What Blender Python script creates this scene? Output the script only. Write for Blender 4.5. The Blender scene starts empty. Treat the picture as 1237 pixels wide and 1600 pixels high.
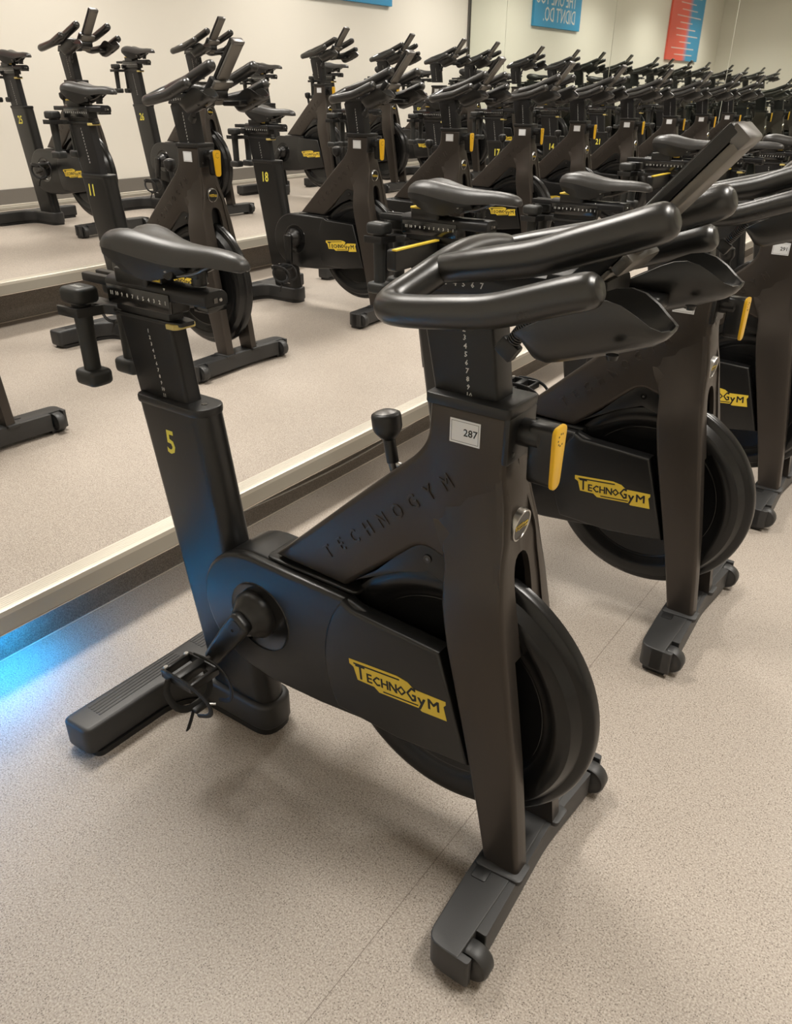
import bpy, bmesh, math, random
from mathutils import Vector, Matrix
random.seed(7)
SC = bpy.context.scene
COL = SC.collection

# ---------------------------------------------------------------- camera
cam_d = bpy.data.cameras.new('camera')
cam_d.sensor_fit = 'VERTICAL'; cam_d.sensor_height = 32.0; cam_d.lens = 1220.0/1600.0*32.0
cam_d.clip_start = 0.05; cam_d.clip_end = 100
cam = bpy.data.objects.new('camera', cam_d); COL.objects.link(cam)
right = Vector((0.805873, 0.592074, 0.00405))
down = Vector((0.283695, -0.380116, -0.880358))
fwd = Vector((-0.519698, 0.710606, -0.474293))
Mc = Matrix((( right.x, -down.x, -fwd.x, 0), (right.y, -down.y, -fwd.y, 0), (right.z, -down.z, -fwd.z, 1.45), (0, 0, 0, 1)))
cam.matrix_world = Mc
SC.camera = cam

# ---------------------------------------------------------------- world, exposure
w = bpy.data.worlds.new('world'); SC.world = w; w.use_nodes = True
w.node_tree.nodes['Background'].inputs[0].default_value = (1.0, 0.95, 0.88, 1)
w.node_tree.nodes['Background'].inputs[1].default_value = 0.05
SC.view_settings.view_transform = 'Standard'; SC.view_settings.look = 'None'
SC.view_settings.exposure = 0.0; SC.view_settings.gamma = 1.0
SC.view_settings.use_curve_mapping = False

# room dimensions (metres)
ZT1, ZT2 = 0.22, 0.49           # heights of the two raised tiers
XR1, XR2 = -1.963, -4.64        # risers
XN1, XN2 = -1.92, -4.50         # where nosing meets the floor covering
XW = -7.30                      # back wall
YM = 11.77                      # mirrored wall
Y0 = -0.62                      # wall behind the camera
XF = 3.6                        # front wall
ZC = 3.7                        # ceiling
LIGHT_COL = (1.0, 0.95, 0.875)
LIGHTS = [(x, y) for x in (-5.9, -2.6, 0.7) for y in (1.6, 4.6, 7.6, 10.6)]
LIGHT_POWER = (46.0, 58.0, 50.0)   # per row
LED_STRENGTH = 190.0

# ---------------------------------------------------------------- materials
def mat(name, col, rough=0.5, metal=0.0, coat=0.0, bump=0.0, bscale=200, spec=0.5, var=0.0, vscale=8):
    m = bpy.data.materials.new(name); m.use_nodes = True
    nt = m.node_tree; b = nt.nodes['Principled BSDF']
    b.inputs['Base Color'].default_value = (*col, 1); b.inputs['Roughness'].default_value = rough
    b.inputs['Metallic'].default_value = metal; b.inputs['Coat Weight'].default_value = coat
    b.inputs['Coat Roughness'].default_value = 0.15
    b.inputs['Specular IOR Level'].default_value = spec
    tc = nt.nodes.new('ShaderNodeTexCoord')
    if var > 0:
        n = nt.nodes.new('ShaderNodeTexNoise'); n.inputs['Scale'].default_value = vscale; n.inputs['Detail'].default_value = 5
        nt.links.new(tc.outputs['Object'], n.inputs['Vector'])
        r = nt.nodes.new('ShaderNodeMapRange'); r.inputs['To Min'].default_value = max(0.02, rough-var); r.inputs['To Max'].default_value = rough+var
        nt.links.new(n.outputs['Fac'], r.inputs['Value']); nt.links.new(r.outputs['Result'], b.inputs['Roughness'])
    if bump > 0:
        n = nt.nodes.new('ShaderNodeTexNoise'); n.inputs['Scale'].default_value = bscale; n.inputs['Detail'].default_value = 2
        nt.links.new(tc.outputs['Object'], n.inputs['Vector'])
        bp = nt.nodes.new('ShaderNodeBump'); bp.inputs['Strength'].default_value = bump; bp.inputs['Distance'].default_value = 0.001
        nt.links.new(n.outputs['Fac'], bp.inputs['Height']); nt.links.new(bp.outputs['Normal'], b.inputs['Normal'])
    return m
def emis(name, col, s):
    m = bpy.data.materials.new(name); m.use_nodes = True
    b = m.node_tree.nodes['Principled BSDF']; b.inputs['Base Color'].default_value = (*col, 1)
    b.inputs['Emission Color'].default_value = (*col, 1); b.inputs['Emission Strength'].default_value = s
    return m
FRAME = mat('bronze_powder_coat', (0.058, 0.049, 0.042), 0.33, 0.5, bump=0.15, bscale=900, var=0.05)
BLK = mat('satin_black_plastic', (0.0085, 0.0085, 0.0085), 0.38, spec=0.55, bump=0.10, bscale=1200, var=0.06)
BLKM = mat('black_cover_plastic', (0.006, 0.006, 0.006), 0.33, spec=0.6, bump=0.06, bscale=1500, var=0.04)
POST = mat('black_anodised_post', (0.012, 0.012, 0.013), 0.36, 0.2)
GLOSS = mat('gloss_black', (0.008, 0.008, 0.008), 0.14, coat=0.5)
RIM = mat('flywheel_black', (0.012, 0.012, 0.012), 0.24, 0.2)
GRIP = mat('grip_foam', (0.013, 0.013, 0.0125), 0.29, spec=0.8, bump=0.12, bscale=1600, var=0.05)
FOOT = mat('charcoal_foot_plastic', (0.021, 0.021, 0.021), 0.45, spec=0.6, bump=0.25, bscale=900)
RUB = mat('dumbbell_rubber', (0.020, 0.021, 0.020), 0.5, bump=0.2, bscale=800)
SAD = mat('saddle_vinyl', (0.026, 0.025, 0.024), 0.36, spec=0.7, bump=0.25, bscale=1300)
SADS = mat('saddle_side', (0.016, 0.016, 0.016), 0.5)
STEEL = mat('brushed_steel', (0.55, 0.54, 0.52), 0.3, 1.0)
DSTEEL = mat('dark_steel', (0.16, 0.155, 0.15), 0.35, 0.9)
TITAN = mat('console_metal', (0.17, 0.16, 0.145), 0.42, 0.6)
PRINT = mat('poster_print', (0.74, 0.60, 0.56), 0.5)
YEL = mat('logo_yellow', (0.78, 0.56, 0.055), 0.45)
YELP = mat('paddle_yellow', (0.86, 0.50, 0.01), 0.38)
YELT = mat('pale_yellow_tab', (0.62, 0.50, 0.17), 0.45)
WHITE = mat('white_print', (0.68, 0.68, 0.66), 0.5)
LABEL = mat('white_label', (0.80, 0.82, 0.84), 0.4)
INK = mat('black_print', (0.012, 0.012, 0.012), 0.5)
NUMY = mat('number_yellow', (0.86, 0.76, 0.10), 0.5)
EMB_HILITE = mat('emboss_highlight', (0.12, 0.105, 0.09), 0.30, 0.6)  # paler frame tone for the highlight painted on the raised letters
STRAP = mat('strap_webbing', (0.010, 0.010, 0.010), 0.6)

def floor_mat(name, k=1.0, seam=None):
    m = bpy.data.materials.new(name); m.use_nodes = True; nt = m.node_tree; b = nt.nodes['Principled BSDF']
    L = nt.links.new; tc = nt.nodes.new('ShaderNodeTexCoord')
    def noise(s, d=2):
        n = nt.nodes.new('ShaderNodeTexNoise'); n.inputs['Scale'].default_value = s; n.inputs['Detail'].default_value = d
        L(tc.outputs['Object'], n.inputs['Vector']); return n.outputs['Fac']
    def ramp(fac, stops):
        r = nt.nodes.new('ShaderNodeValToRGB'); L(fac, r.inputs['Fac'])
        while len(r.color_ramp.elements) < len(stops): r.color_ramp.elements.new(0.5)
        for e, (p, c) in zip(r.color_ramp.elements, stops): e.position = p; e.color = (*c, 1)
        return r.outputs['Color']
    def mix(f, a, bcol, mode='MIX'):
        x = nt.nodes.new('ShaderNodeMix'); x.data_type = 'RGBA'; x.blend_type = mode
        if isinstance(f, float): x.inputs['Factor'].default_value = f
        else: L(f, x.inputs['Factor'])
        L(a, x.inputs['A'])
        if isinstance(bcol, tuple): x.inputs['B'].default_value = (*bcol, 1)
        else: L(bcol, x.inputs['B'])
        return x.outputs['Result']
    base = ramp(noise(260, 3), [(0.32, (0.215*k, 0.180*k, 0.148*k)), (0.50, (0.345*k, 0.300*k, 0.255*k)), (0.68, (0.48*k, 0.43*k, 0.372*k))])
    # small dark chips
    v = nt.nodes.new('ShaderNodeTexVoronoi'); v.inputs['Scale'].default_value = 230; v.inputs['Randomness'].default_value = 1
    L(tc.outputs['Object'], v.inputs['Vector'])
    lt = nt.nodes.new('ShaderNodeMath'); lt.operation = 'LESS_THAN'; lt.inputs[1].default_value = 0.30
    L(v.outputs['Distance'], lt.inputs[0])
    sp = nt.nodes.new('ShaderNodeSeparateColor'); L(v.outputs['Color'], sp.inputs[0])
    g = nt.nodes.new('ShaderNodeMath'); g.operation = 'GREATER_THAN'; g.inputs[1].default_value = 0.60; L(sp.outputs[0], g.inputs[0])
    mu = nt.nodes.new('ShaderNodeMath'); mu.operation = 'MULTIPLY'; L(lt.outputs[0], mu.inputs[0]); L(g.outputs[0], mu.inputs[1])
    mm = nt.nodes.new('ShaderNodeMath'); mm.operation = 'MULTIPLY'; mm.inputs[1].default_value = 0.88; L(mu.outputs[0], mm.inputs[0])
    c = mix(mm.outputs[0], base, (0.085*k, 0.065*k, 0.05*k))
    # wear
    c = mix(0.14, c, ramp(noise(1.7, 5), [(0.35, (0.26*k, 0.22*k, 0.18*k)), (0.65, (0.45*k, 0.40*k, 0.35*k))]))
    if seam is not None:
        s = nt.nodes.new('ShaderNodeSeparateXYZ'); L(tc.outputs['Object'], s.inputs[0])
        a = nt.nodes.new('ShaderNodeMath'); a.operation = 'SUBTRACT'; a.inputs[1].default_value = seam; L(s.outputs['X'], a.inputs[0])
        ab = nt.nodes.new('ShaderNodeMath'); ab.operation = 'ABSOLUTE'; L(a.outputs[0], ab.inputs[0])
        l2 = nt.nodes.new('ShaderNodeMath'); l2.operation = 'LESS_THAN'; l2.inputs[1].default_value = 0.0009; L(ab.outputs[0], l2.inputs[0])
        m2 = nt.nodes.new('ShaderNodeMath'); m2.operation = 'MULTIPLY'; m2.inputs[1].default_value = 0.75; L(l2.outputs[0], m2.inputs[0])
        c = mix(m2.outputs[0], c, (0.12, 0.09, 0.07))
    L(c, b.inputs['Base Color']); b.inputs['Roughness'].default_value = 0.48
    return m
FLOOR = floor_mat('speckled_vinyl_floor', 1.0, -0.59)
FLOORT = floor_mat('speckled_vinyl_tier', 1.0)
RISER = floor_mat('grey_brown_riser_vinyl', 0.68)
WALL = mat('cream_painted_wall', (0.79, 0.755, 0.68), 0.7, bump=0.05, bscale=150)
CEIL = mat('white_ceiling', (0.80, 0.78, 0.74), 0.9)
BASEB = mat('grey_skirting', (0.175, 0.16, 0.14), 0.5)
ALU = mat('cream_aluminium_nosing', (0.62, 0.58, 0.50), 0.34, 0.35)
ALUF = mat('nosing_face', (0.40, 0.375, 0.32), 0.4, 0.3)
BEAD = mat('sealant_bead', (0.60, 0.53, 0.44), 0.5)
MIRROR = mat('mirror_glass', (0.84, 0.88, 0.82), 0.015, 1.0)
LED = emis('blue_led', (0.0, 0.36, 1.0), LED_STRENGTH)
LAMP = emis('lamp_diffuser', (1.0, 0.94, 0.84), 6.0)
BLUEP = mat('poster_blue', (0.045, 0.30, 0.56), 0.5)
def poster_mat():
    m = bpy.data.materials.new('poster_red_blue'); m.use_nodes = True; nt = m.node_tree; b = nt.nodes['Principled BSDF']
    tc = nt.nodes.new('ShaderNodeTexCoord'); s = nt.nodes.new('ShaderNodeSeparateXYZ'); nt.links.new(tc.outputs['Object'], s.inputs[0])
    r = nt.nodes.new('ShaderNodeValToRGB'); mp = nt.nodes.new('ShaderNodeMapRange')
    mp.inputs['From Min'].default_value = -1.1; mp.inputs['From Max'].default_value = 1.1
    nt.links.new(s.outputs['Y'], mp.inputs['Value']); nt.links.new(mp.outputs['Result'], r.inputs['Fac'])
    e = r.color_ramp.elements; e[0].position = 0.38; e[0].color = (0.05, 0.28, 0.50, 1); e[1].position = 0.52; e[1].color = (0.80, 0.13, 0.09, 1)
    nt.links.new(r.outputs['Color'], b.inputs['Base Color']); b.inputs['Roughness'].default_value = 0.5
    return m
REDP = poster_mat()

# ---------------------------------------------------------------- mesh helpers
class Mesh:
    """collects shapes into one mesh with several materials"""
    def __init__(self): self.bm = bmesh.new(); self.mats = []
    def _mi(self, m):
        if m not in self.mats: self.mats.append(m)
        return self.mats.index(m)
    def merge(self, tb, m, smooth=True, mtx=None):
        i = self._mi(m)
        bmesh.ops.recalc_face_normals(tb, faces=tb.faces[:])
        for f in tb.faces: f.material_index = i; f.smooth = smooth
        if mtx is not None: bmesh.ops.transform(tb, matrix=mtx, verts=tb.verts[:])
        me = bpy.data.meshes.new('tmp'); tb.to_mesh(me); tb.free(); self.bm.from_mesh(me); bpy.data.meshes.remove(me); return self
    def box(self, x0, x1, y0, y1, z0, z1, m, bev=0.0, seg=2, mtx=None):
        t = bmesh.new(); bmesh.ops.create_cube(t, size=1)
        for v in t.verts: v.co = Vector(((x0+x1)/2+v.co.x*(x1-x0), (y0+y1)/2+v.co.y*(y1-y0), (z0+z1)/2+v.co.z*(z1-z0)))
        if bev > 0: bmesh.ops.bevel(t, geom=t.edges[:], offset=bev, segments=seg, affect='EDGES', profile=0.5)
        return self.merge(t, m, mtx=mtx)
    def prism(self, pts, a0, a1, m, axis='y', bev=0.0, seg=2, mtx=None):
        """polygon in the two other axes extruded along axis. y: pts=(x,z); z: pts=(x,y); x: pts=(y,z)"""
        def P(p, a):
            if axis == 'y': return Vector((p[0], a, p[1]))
            if axis == 'z': return Vector((p[0], p[1], a))
            return Vector((a, p[0], p[1]))
        t = bmesh.new()
        A = [t.verts.new(P(p, a0)) for p in pts]; B = [t.verts.new(P(p, a1)) for p in pts]; n = len(pts)
        t.faces.new(A); t.faces.new(B[::-1])
        for i in range(n): t.faces.new((A[i], B[i], B[(i+1) % n], A[(i+1) % n]))
        bmesh.ops.recalc_face_normals(t, faces=t.faces[:])
        if bev > 0:
            cap = [e for e in t.edges if all((v in A) for v in e.verts) or all((v in B) for v in e.verts)]
            bmesh.ops.bevel(t, geom=cap, offset=bev, segments=seg, affect='EDGES', profile=0.5, clamp_overlap=True)
        return self.merge(t, m, mtx=mtx)
    def loft(self, rings, m, closed=True, cap=True, mtx=None):
        t = bmesh.new(); R = [[t.verts.new(Vector(p)) for p in r] for r in rings]; n = len(R[0])
        for a, b in zip(R, R[1:]):
            for i in range(n if closed else n-1):
                t.faces.new((a[i], a[(i+1) % n], b[(i+1) % n], b[i]))
        if cap and closed: t.faces.new(R[0]); t.faces.new(R[-1][::-1])
        return self.merge(t, m, mtx=mtx)
    def tube(self, pts, r, m, n=12, cap=True, smooth_path=0, flat=1.0):
        pts = [Vector(p) for p in pts]; rr = r if isinstance(r, (list, tuple)) else [r]*len(pts)
        rr = list(rr)
        for _ in range(smooth_path):
            q = [pts[0]]; s = [rr[0]]
            for i in range(len(pts)-1):
                q += [pts[i].lerp(pts[i+1], .25), pts[i].lerp(pts[i+1], .75)]; s += [rr[i]*.75+rr[i+1]*.25, rr[i]*.25+rr[i+1]*.75]
            q.append(pts[-1]); s.append(rr[-1]); pts, rr = q, s
        rings = []; up = Vector((0, 0, 1)); prev = None
        for i, p in enumerate(pts):
            d = (pts[min(i+1, len(pts)-1)]-pts[max(i-1, 0)]).normalized()
            if prev is None:
                a = up if abs(d.dot(up)) < 0.95 else Vector((1, 0, 0)); nrm = (a-d*a.dot(d)).normalized()
            else: nrm = (prev-d*prev.dot(d)).normalized()
            prev = nrm; bi = d.cross(nrm)
            rings.append([p+(nrm*math.cos(2*math.pi*k/n)+bi*math.sin(2*math.pi*k/n)*flat)*rr[i] for k in range(n)])
        return self.loft(rings, m, cap=cap)
    def lathe(self, prof, m, c=(0, 0, 0), axis='y', n=48, close=False):
        """prof: list of (radius, height along axis)"""
        t = bmesh.new(); R = []
        for k in range(n):
            a = 2*math.pi*k/n; ca, sa = math.cos(a), math.sin(a); ring = []
            for r, h in prof:
                if axis == 'y': p = (r*ca, h, r*sa)
                elif axis == 'z': p = (r*ca, r*sa, h)
                else: p = (h, r*ca, r*sa)
                ring.append(t.verts.new(Vector(p)+Vector(c)))
            R.append(ring)
        q = len(prof)
        for k in range(n):
            a, b = R[k], R[(k+1) % n]
            for i in range(q if close else q-1):
                t.faces.new((a[i], a[(i+1) % q], b[(i+1) % q], b[i]))
        bmesh.ops.remove_doubles(t, verts=t.verts[:], dist=1e-6)
        bad = [f for f in t.faces if f.calc_area() < 1e-12]
        if bad: bmesh.ops.delete(t, geom=bad, context='FACES')
        return self.merge(t, m)
    def text(self, s, size, mtx, m, ext=0.0004, align='CENTER', space=1.0, sx=1.0, offset=0.0, res=2):
        cu = bpy.data.curves.new('txt', 'FONT'); cu.body = s; cu.size = size; cu.extrude = ext; cu.align_x = align; cu.align_y = 'CENTER'
        cu.space_character = space; cu.resolution_u = res; cu.offset = offset
        o = bpy.data.objects.new('txt', cu); COL.objects.link(o); dg = bpy.context.evaluated_depsgraph_get(); dg.update()
        me = bpy.data.meshes.new_from_object(o.evaluated_get(dg)); bpy.data.objects.remove(o); bpy.data.curves.remove(cu)
        t = bmesh.new(); t.from_mesh(me); bpy.data.meshes.remove(me)
        return self.merge(t, m, smooth=False, mtx=mtx @ Matrix.Scale(sx, 4, (1, 0, 0)))
    def build(self, name, parent=None, ang=35, origin=None):
        me = bpy.data.meshes.new(name)
        if origin is not None: bmesh.ops.translate(self.bm, verts=self.bm.verts[:], vec=-Vector(origin))
        self.bm.to_mesh(me); self.bm.free()
        for m in self.mats: me.materials.append(m)
        me.set_sharp_from_angle(angle=math.radians(ang))
        o = bpy.data.objects.new(name, me); COL.objects.link(o)
        if parent is not None: o.parent = parent
        if origin is not None: o.location = origin
        return o
def NEAR(x, y, z, rot=0.0):      # text plane facing -y
    return Matrix.Translation((x, y, z)) @ Matrix(((1, 0, 0, 0), (0, 0, -1, 0), (0, 1, 0, 0), (0, 0, 0, 1))) @ Matrix.Rotation(rot, 4, 'Z')
def FRONT(x, y, z, rot=0.0):     # text plane facing +x
    return Matrix.Translation((x, y, z)) @ Matrix(((0, 0, 1, 0), (1, 0, 0, 0), (0, 1, 0, 0), (0, 0, 0, 1))) @ Matrix.Rotation(rot, 4, 'Z')
def empty(name, loc, label, cat, group=None, rz=0):
    o = bpy.data.objects.new(name, None); COL.objects.link(o); o.empty_display_size = 0.1
    o.location = loc; o.rotation_euler.z = rz; tag(o, label, cat, group); return o
def tag(o, label, cat, group=None):
    o['label'] = label; o['category'] = cat
    if group: o['group'] = group
    return o
def struct(o): o['kind'] = 'structure'; return o
def lerp(a, b, t): return a+(b-a)*t
def interp(tab, x):
    if x <= tab[0][0]: return tab[0][1]
    for (a, p), (b, q) in zip(tab, tab[1:]):
        if x <= b: return lerp(p, q, (x-a)/(b-a))
    return tab[-1][1]
def rounded(pts, r, seg=4):
    """round the corners of a polygon (list of 2-tuples); r number or list"""
    out = []; n = len(pts)
    for i, p in enumerate(pts):
        rr = r[i] if isinstance(r, (list, tuple)) else r
        p = Vector(p); a = Vector(pts[i-1]); b = Vector(pts[(i+1) % n])
        if rr <= 0: out.append(tuple(p)); continue
        da, db = (a-p), (b-p); k = min(rr, da.length*.48, db.length*.48)
        s, e = p+da.normalized()*k, p+db.normalized()*k
        for j in range(seg+1):
            t = j/seg; out.append(tuple(s*(1-t)**2+p*2*t*(1-t)+e*t*t))
    return out

# ---------------------------------------------------------------- the room
def slab(name, x0, x1, y0, y1, z0, z1, m):
    return struct(Mesh().box(x0, x1, y0, y1, z0, z1, m).build(name))
slab('floor', XR1, XF, Y0, YM, -0.1, 0.0, FLOOR)
slab('floor_middle_tier', XR2, XN1, Y0, YM, ZT1-0.012, ZT1, FLOORT)
slab('floor_top_tier', XW, XN2, Y0, YM, ZT2-0.012, ZT2, FLOORT)
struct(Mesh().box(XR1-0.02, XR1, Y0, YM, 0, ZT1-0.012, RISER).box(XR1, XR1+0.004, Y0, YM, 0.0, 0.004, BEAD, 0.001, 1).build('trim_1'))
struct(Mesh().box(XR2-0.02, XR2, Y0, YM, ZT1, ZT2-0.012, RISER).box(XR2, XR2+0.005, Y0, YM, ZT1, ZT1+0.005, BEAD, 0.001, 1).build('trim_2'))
def nosing(name, xb, zt):
    m = Mesh(); w_, h_ = 0.066, 0.062
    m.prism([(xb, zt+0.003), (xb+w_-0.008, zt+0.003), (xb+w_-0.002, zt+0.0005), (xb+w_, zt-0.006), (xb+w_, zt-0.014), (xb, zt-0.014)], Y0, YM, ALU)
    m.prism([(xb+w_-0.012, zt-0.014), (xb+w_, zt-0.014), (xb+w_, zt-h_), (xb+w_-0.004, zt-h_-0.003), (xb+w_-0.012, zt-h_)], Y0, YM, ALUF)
    for k in range(5): m.box(xb+0.008+k*0.009, xb+0.011+k*0.009, Y0, YM, zt+0.003, zt+0.0036, ALU)
    m.box(xb+w_-0.0125, xb+w_+0.001, Y0, YM, zt-h_-0.005, zt-h_-0.002, BEAD)
    return struct(m.build(name))
nosing('trim_3', XN1, ZT1); nosing('trim_4', XN2, ZT2)
slab('wall_back', XW-0.15, XW, Y0-0.15, YM+0.15, -0.1, ZC, WALL)
slab('wall_right', XW, XF, YM, YM+0.15, -0.1, ZC, WALL)
slab('wall_left', XW, XF, Y0-0.15, Y0, -0.1, ZC, WALL)
slab('wall_front', XF, XF+0.15, Y0-0.15, YM+0.15, -0.1, ZC, WALL)
slab('ceiling', XW, XF, Y0, YM, ZC, ZC+0.1, CEIL)
bb = Mesh(); bb.box(XW, XW+0.016, Y0, YM, ZT2+0.045, ZT2+0.17, BASEB, 0.003, 1)
bb.box(XW, XW+0.04, Y0, YM, ZT2, ZT2+0.028, ALUF, 0.004, 1).box(XW, XW+0.028, Y0, YM, ZT2+0.028, ZT2+0.045, ALU, 0.003, 1)
struct(bb.build('baseboard_back'))
struct(Mesh().box(XW, XR2, Y0, Y0+0.016, ZT2, ZT2+0.17, BASEB, 0.003, 1).box(XR2, XR1, Y0, Y0+0.016, ZT1, ZT1+0.17, BASEB, 0.003, 1).box(XR1+.08, XF, Y0, Y0+0.016, 0, 0.17, BASEB, 0.003, 1).build('baseboard_left'))
# corner strip beside the mirrors
struct(Mesh().box(XW, XW+0.03, YM-0.035, YM-0.012, ZT2+0.17, ZC, DSTEEL, 0.002, 1).build('trim_5'))
# mirrors: tall sheets side by side on the end wall
mj = [XW+0.012, -6.65, -4.98, -3.38, -1.78, -0.18, 1.42, XF-0.02]
mname = ['nearest the back wall', 'second from the back wall', 'third from the back wall', 'fourth from the back wall', 'fifth from the back wall', 'sixth from the back wall', 'at the front of the room']
for i in range(7):
    zb = ZT2+0.02 if mj[i] < XN2-.3 and mj[i+1] < XN2 else (ZT2+0.02 if mj[i] < -4.6 else (ZT1+0.02 if mj[i] < XR1-0.3 else 0.02))
    if i in (2,): zb = ZT2+0.02
    if i == 4: zb = ZT1+0.02
    m = Mesh(); m.box(mj[i]+0.003, mj[i+1]-0.003, YM-0.007, YM-0.001, zb, 3.3, MIRROR)
    tag(m.build('wall_mirror'), 'tall frameless mirror sheet on the end wall, '+mname[i], 'mirror', 'mirror sheets on the end wall')
# ceiling lights: slim recessed troffers
k = 0
rown = ['over the top tier', 'over the middle tier', 'over the floor-level row']
coln = ['nearest the near wall', 'second from the near wall', 'third from the near wall', 'nearest the mirrors']
for (lx, ly) in LIGHTS:
    root = empty('ceiling_light', (lx, ly, ZC), 'recessed rectangular ceiling light %s, %s' % (rown[k//4], coln[k % 4]), 'light', 'recessed ceiling lights')
    Mesh().box(-0.34, 0.34, -0.64, 0.64, -0.02, 0.0, CEIL, 0.004, 1).build('light_frame', root)
    Mesh().box(-0.30, 0.30, -0.60, 0.60, -0.024, -0.02, LAMP).build('diffuser', root)
    ld = bpy.data.lights.new('area', 'AREA'); ld.shape = 'RECTANGLE'; ld.size = 0.6; ld.size_y = 1.2; ld.energy = LIGHT_POWER[k//4]; ld.color = LIGHT_COL
    ld.spread = math.radians(125); lo = bpy.data.objects.new('lamp', ld); COL.objects.link(lo); lo.parent = root; lo.location = (0, 0, -0.03)
    k += 1

# blue LED strip under the first nosing, ending loose near bike 5
led = Mesh(); led.box(-0.004, 0.004, -1.45, 0.0, -0.0012, 0.0012, LED)
led.prism([(-0.004, 0.0), (0.006, 0.0), (0.0, 0.035)], -0.0005, 0.0005, LABEL, axis='z')
lo = led.build('led_strip'); lo.location = (XR1+0.05, 0.86, ZT1-0.078); tag(lo, 'glowing blue LED strip under the lip of the first step', 'led strip')
# thin cable sagging out from below the nosing
cb = Mesh().tube([(XR1+0.02, 1.35, 0.120), (XR1+0.012, 1.75, 0.082), (XR1+0.01, 2.05, 0.064), (XR1+0.01, 2.4, 0.060), (XR1+0.01, 2.75, 0.080), (XR1+0.012, 2.95, 0.100), (XR1+0.02, 3.25, 0.135)], 0.0035, WHITE, n=6, smooth_path=2)
tag(cb.build('cable'), 'thin white cable sagging along the riser of the first step', 'cable')

# posters on the back wall
def poster(name, label, yc, zc, hy, hz, m):
    root = empty(name, (XW, yc, zc), label, 'poster')
    p = Mesh().box(0.002, 0.05, -hy, hy, -hz, hz, m, 0.003, 1).build('canvas', root); return root
pz = 2.43
pb = poster('wall_poster', 'blue canvas print with white capitals on the back wall', 8.88, pz+0.55, 0.90, 0.55, BLUEP)
tm = Mesh(); tm.text('THE ONE YOU', 0.30, FRONT(0.051, -0.68, -0.13), WHITE, 0.001, 'LEFT', sx=0.78).text("DIDN'T DO.", 0.30, FRONT(0.051, -0.68, -0.37), WHITE, 0.001, 'LEFT', sx=0.78)
tm.build('lettering', pb)
pr = poster('wall_poster', 'red and blue canvas print with lines of small white text on the back wall', 2.15, 2.12+0.8, 1.10, 0.80, REDP)
tm = Mesh()
for i in range(11):
    hl = 0.62+0.22*math.sin(i*2.3); z = -0.68+i*0.128; y = -0.02+0.1*math.sin(i*1.7)
    tm.box(0.0505, 0.0515, y-hl, y+hl, z-0.009, z+0.009, PRINT)
tm.build('text_lines', pr)

# ---------------------------------------------------------------- the exercise bike
# local frame: x forward, y to the rider's left, z up, origin on the floor under the flywheel.
FW = (0.010, 0.002, 0.398)      # flywheel centre
CK = (-0.456, 0.0, 0.421)       # crank axle

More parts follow.
